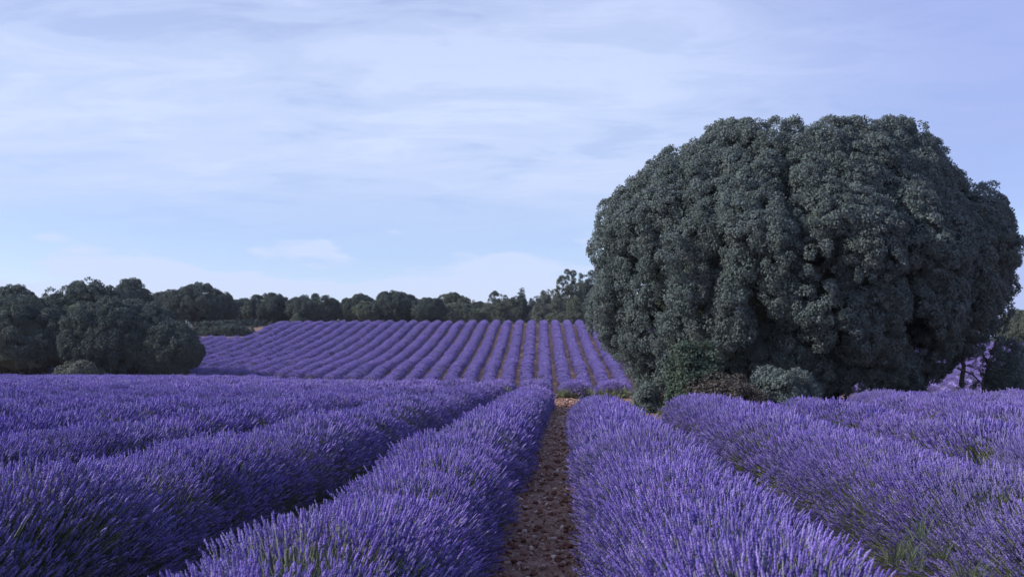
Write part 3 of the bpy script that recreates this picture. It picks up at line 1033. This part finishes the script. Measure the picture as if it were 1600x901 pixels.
# --- holm oaks: (label, left px, right px, top px, depth, scatter, foot, open)
T = [
    ('dark spreading holm oak cut by the left edge of the picture', -110, 80, 462, 92, OAK_FAR, 0, 0),
    ('tallest broad dark holm oak in the middle of the left group', 40, 225, 452, 90, OAK_FAR, 0, 0),
    ('dark holm oak at the right end of the left group, beside the hill rows', 140, 296, 470, 87, OAK_FAR, 0, 0),
    ('low dark holm oak filling the front of the left group', -60, 140, 474, 86, OAK_FAR, 0, 0),
    ('rounded low oak at the front centre of the left group', 90, 262, 478, 85.5, OAK_FAR, 0, 0),
    ('low rounded oak skirting the right front of the left group', 215, 311, 508, 85, OAK_FAR, 0, 0),
    ('small round-topped oak peeking above the left group', 172, 238, 440, 150, OAK_FAR, .1, 0),
    ('wide domed oak behind the left group, above the low hillside bush', 250, 376, 449, 150, OAK_FAR, 0, 0),
    ('oak top showing at the far left behind the left group', -10, 60, 445, 150, OAK_FAR, 0, 0),
    ('dark distant oak crown behind the left group, left of the small round-topped oak', 95, 165, 446, 155, OAK_FAR, 0, 0),
    ('half hidden oak between the wide domed oak and the small round-topped oak', 225, 275, 457, 165, OAK_FAR, 0, 0),
    ('slim dark oak left of the first far round oak', 345, 398, 468, 168, OAK_FAR, 0, 0),
    ('leftmost round oak of the far line on top of the hill', 372, 464, 460, 160, OAK_FAR, 0, 0),
    ('second round oak of the far line, low and wide', 440, 538, 463, 158, OAK_FAR, 0, 0),
    ('third oak of the far line with a flat top', 520, 600, 465, 165, OAK_FAR, 0, 0),
    ('small green oak in front between the third and the tallest oak of the far line', 548, 596, 474, 158, OAK_OLIVE, 0, 0),
    ('tallest rounded oak in the middle of the far line', 580, 658, 458, 160, OAK_FAR, 0, 0),
    ('compact dark oak right of the tallest one in the far line', 640, 698, 467, 158, OAK_FAR, 0, 0),
    ('pale distant oak behind the compact dark oak', 670, 738, 462, 185, OAK_OLIVE, 0, 0),
    ('grey-green bushy oak right of the pale distant oak', 690, 748, 476, 170, OAK_OLIVE, 0, 0),
    ('small dark tree standing apart left of the airy pine', 728, 762, 472, 178, OAK_FAR, .1, 0),
    ('airy pine-like tree with see-through crown on the skyline', 758, 798, 455, 180, OAK_FAR, .35, 1),
    ('tall feathery tree rising on the skyline left of the huge oak', 862, 915, 421, 172, OAK_OLIVE, .05, 0),
    ('high tree on the knoll partly hidden by the huge oak', 900, 950, 421, 196, OAK_FAR, .3, 1),
    ('dark bushy tree below the knoll, touching the huge oak', 898, 960, 468, 168, OAK_FAR, 0, 0),
    ('dusty oak beyond the field at the right edge of the picture', 1555, 1640, 486, 165, OAK_OLIVE, 0, 0),
]
for i, (lab, a, b, t_, dep, sc, foot, op) in enumerate(T):
    A, B = px2world(a, 500, dep), px2world(b, 500, dep)
    x = (A.x + B.x) / 2
    H = px2world((a + b) / 2, t_, dep).z - float(height(x, dep))
    wd = B.x - A.x
    kind = 'pine_tree' if 'pine' in lab else 'tree' if 'tree' in lab else 'holm_oak'
    tree(kind, lab, 'tree', 'trees around the lavender fields', x, dep, wd, H, foot=foot, scat=sc, nvar=4 if sc is OAK_OLIVE else 6, seed=i,
         dense=0.45 if op else 1.0, tuft=0.8 if wd < 5 else 0.95, open_=op, lobes_n=14 if op else None, trunk_r=0.12 if op else 0.22)

# low bushes along the hill top and the slope
B_ = [
    ('low dark bush on the hillside beside the soil corner', 298, 390, 505, 137, OAK_FAR, 6),
    ('pale silvery sapling in front of the left oak group', 92, 160, 562, 81.5, SHRUB_PALE, 4),
    ('greyish low scrub right of the compact dark oak', 690, 750, 484, 158, OAK_OLIVE, 4),
    ('low green scrub under the airy pine', 745, 800, 478, 160, OAK_OLIVE, 4),
    ('bushy green scrub right of the airy pine', 788, 842, 468, 166, OAK_FAR, 6),
    ('dark scrub below the feathery tree\'s left side', 828, 872, 474, 162, OAK_FAR, 6),
    ('low scrub strip beneath the feathery tree', 850, 912, 488, 157, OAK_OLIVE, 4),
    ('reddish scrub on the knoll behind the feathery tree', 830, 868, 459, 185, SHRUB_PALE, 4),
    ('dark scrub patch on top of the knoll', 898, 940, 444, 190, OAK_FAR, 6),
    ('small bush at the hill crest left of the compact oak', 455, 475, 494, 154, OAK_OLIVE, 4),
]
for i, (lab, a, b, t_, dep, sc, nv) in enumerate(B_):
    shrub('shrub', lab, a, b, t_, dep, sc, nv, 50 + i, tuft=0.75, group='low bushes around the fields', ry=1.6)

r = np.random.default_rng(91)
for i in range(17):
    a = 672 + i * 14.5 + r.uniform(-4, 4)
    sc, nv = ((OAK_FAR, 6), (OAK_OLIVE, 4), (SHRUB_PALE, 4), (OAK_OLIVE, 4), (OAK_FAR, 6))[r.integers(0, 5)]
    shrub('shrub', f'low bush of the hilltop scrub, {ordinal(i + 1)} from the left past the compact dark oak', a, a + r.uniform(20, 38),
          float(np.interp(a, [670, 760, 860, 915], [484, 479, 472, 474])) + r.uniform(-4, 7), r.uniform(157, 178), sc, nv, 140 + i, tuft=0.7,
          group='bushes of the hilltop scrub', ry=1.5)

# hedge line of scrub that closes the hilltop (cannot be counted)
r = np.random.default_rng(5)
n = 5200
hx = r.uniform(-95, 95, n); hy = np.where(hx > -46, 157, 139) + r.random(n) * 20 + 4
hz = height(hx, hy) + r.random(n) ** 1.5 * (1.3 + 0.7 * vnoise(hx * 0.12, 0, 7))
keep = ~((hx < -44) & (hy < 140))
o = scatter('scrub', np.stack([hx, hy, hz], 1)[keep], r.normal(0, .6, (keep.sum(), 3)) + (0, 0, 1), r.uniform(.5, 1.1, keep.sum()), OAK_FAR, 6, M_OAK, seed=8)
tag(o, 'dense dark scrub along the top edge of the hillside field', 'scrub', kind='stuff')
# far woodland closing the skyline
n = 5200
hx = r.uniform(-330, 330, n); hy = r.uniform(225, 300, n)
hz = height(hx, hy) + r.random(n) * (3.4 + 1.5 * vnoise(hx * 0.07, hy * .05, 2) + 5.0 * sstep(-25, -60, hx))
o = scatter('woodland', np.stack([hx, hy, hz], 1), r.normal(0, .6, (n, 3)) + (0, 0, 1), r.uniform(1.6, 3.0, n), OAK_FAR, 6, M_OAK, seed=9)
tag(o, 'far-off low oak woodland behind the hill', 'woodland', kind='stuff')

# dry grass on the verges and in the bare patch left of the huge oak
n = 1500
gx_ = np.concatenate([r.uniform(-60, 70, 900), r.uniform(1.0, 13, 600)])
gy_ = np.concatenate([r.uniform(152.5, 160, 900), r.uniform(24, 42, 600)])
pts = np.stack([gx_, gy_, height(gx_, gy_)], 1)
o = scatter('dry_grass', pts, r.normal(0, .15, (n, 3)) + (0, 0, 1), np.where(gy_ > 100, 1.2, 0.5) * r.uniform(.6, 1.3, n), GRASS_DRY, 4, M_WEED, seed=10)
tag(o, 'dry grass on the verges of the lavender plots', 'dry grass', kind='stuff')

# green weeds that stand up among the foreground rows
W = [
    ('yellow-green weed among the flowers just right of the soil path, lower middle', 1072, 862, 3.6),
    ('green weed in the right foreground row, near the bottom edge', 1128, 838, 3.9),
    ('weed tuft low on the right side, between the second and third rows', 1412, 806, 4.6),
    ('brightest weed tuft near the lower right corner', 1530, 862, 3.6),
    ('weed tuft at the right edge among the flowers', 1570, 745, 5.6),
    ('green weed in the thick row just left of the path, near the bottom', 618, 850, 3.8),
]
for i, (lab, a, b, dep) in enumerate(W):
    q = px2world(a, b, dep)
    root = empty('weed', (q.x, q.y, q.z - 0.17), lab, 'weed', 'weeds among the foreground rows')
    rr = np.random.default_rng(60 + i)
    pts = rr.normal(0, 0.09, (7, 3)) * (1, 1, .3)
    scatter('blades', pts, rr.normal(0, .15, (7, 3)) + (0, 0, 1), rr.uniform(.35, .55, 7), GRASS, 4, M_WEED, parent=root, seed=i)
print('objects', len(bpy.data.objects))

# ------------------------------------------------------------------ thin air between here and the hill
hz_lo, hz_hi = -12.0, 32.0
X0, X1, Y0, Y1 = -4100.0, 4100.0, -450.0, 4100.0
V = [(x, y, z) for z in (hz_lo, hz_hi) for x, y in ((X0, Y0), (X1, Y0), (X1, Y1), (X0, Y1))]
F = np.array([(3, 2, 1, 0), (4, 5, 6, 7), (0, 1, 5, 4), (1, 2, 6, 5), (2, 3, 7, 6), (3, 0, 4, 7)])
m = bpy.data.materials.new('air')
m.use_nodes = True
N = NT(m.node_tree)
pv = N.n('ShaderNodeVolumePrincipled', {'Color': (0.82, 0.88, 1.0, 1), 'Density': 0.00016, 'Anisotropy': 0.2})
mo = N.n('ShaderNodeOutputMaterial')
N.t.links.new(pv.outputs[0], mo.inputs['Volume'])
hz = mesh('haze', np.array(V), F, m)
tag(hz, 'thin summer haze over the fields', 'haze', kind='stuff')
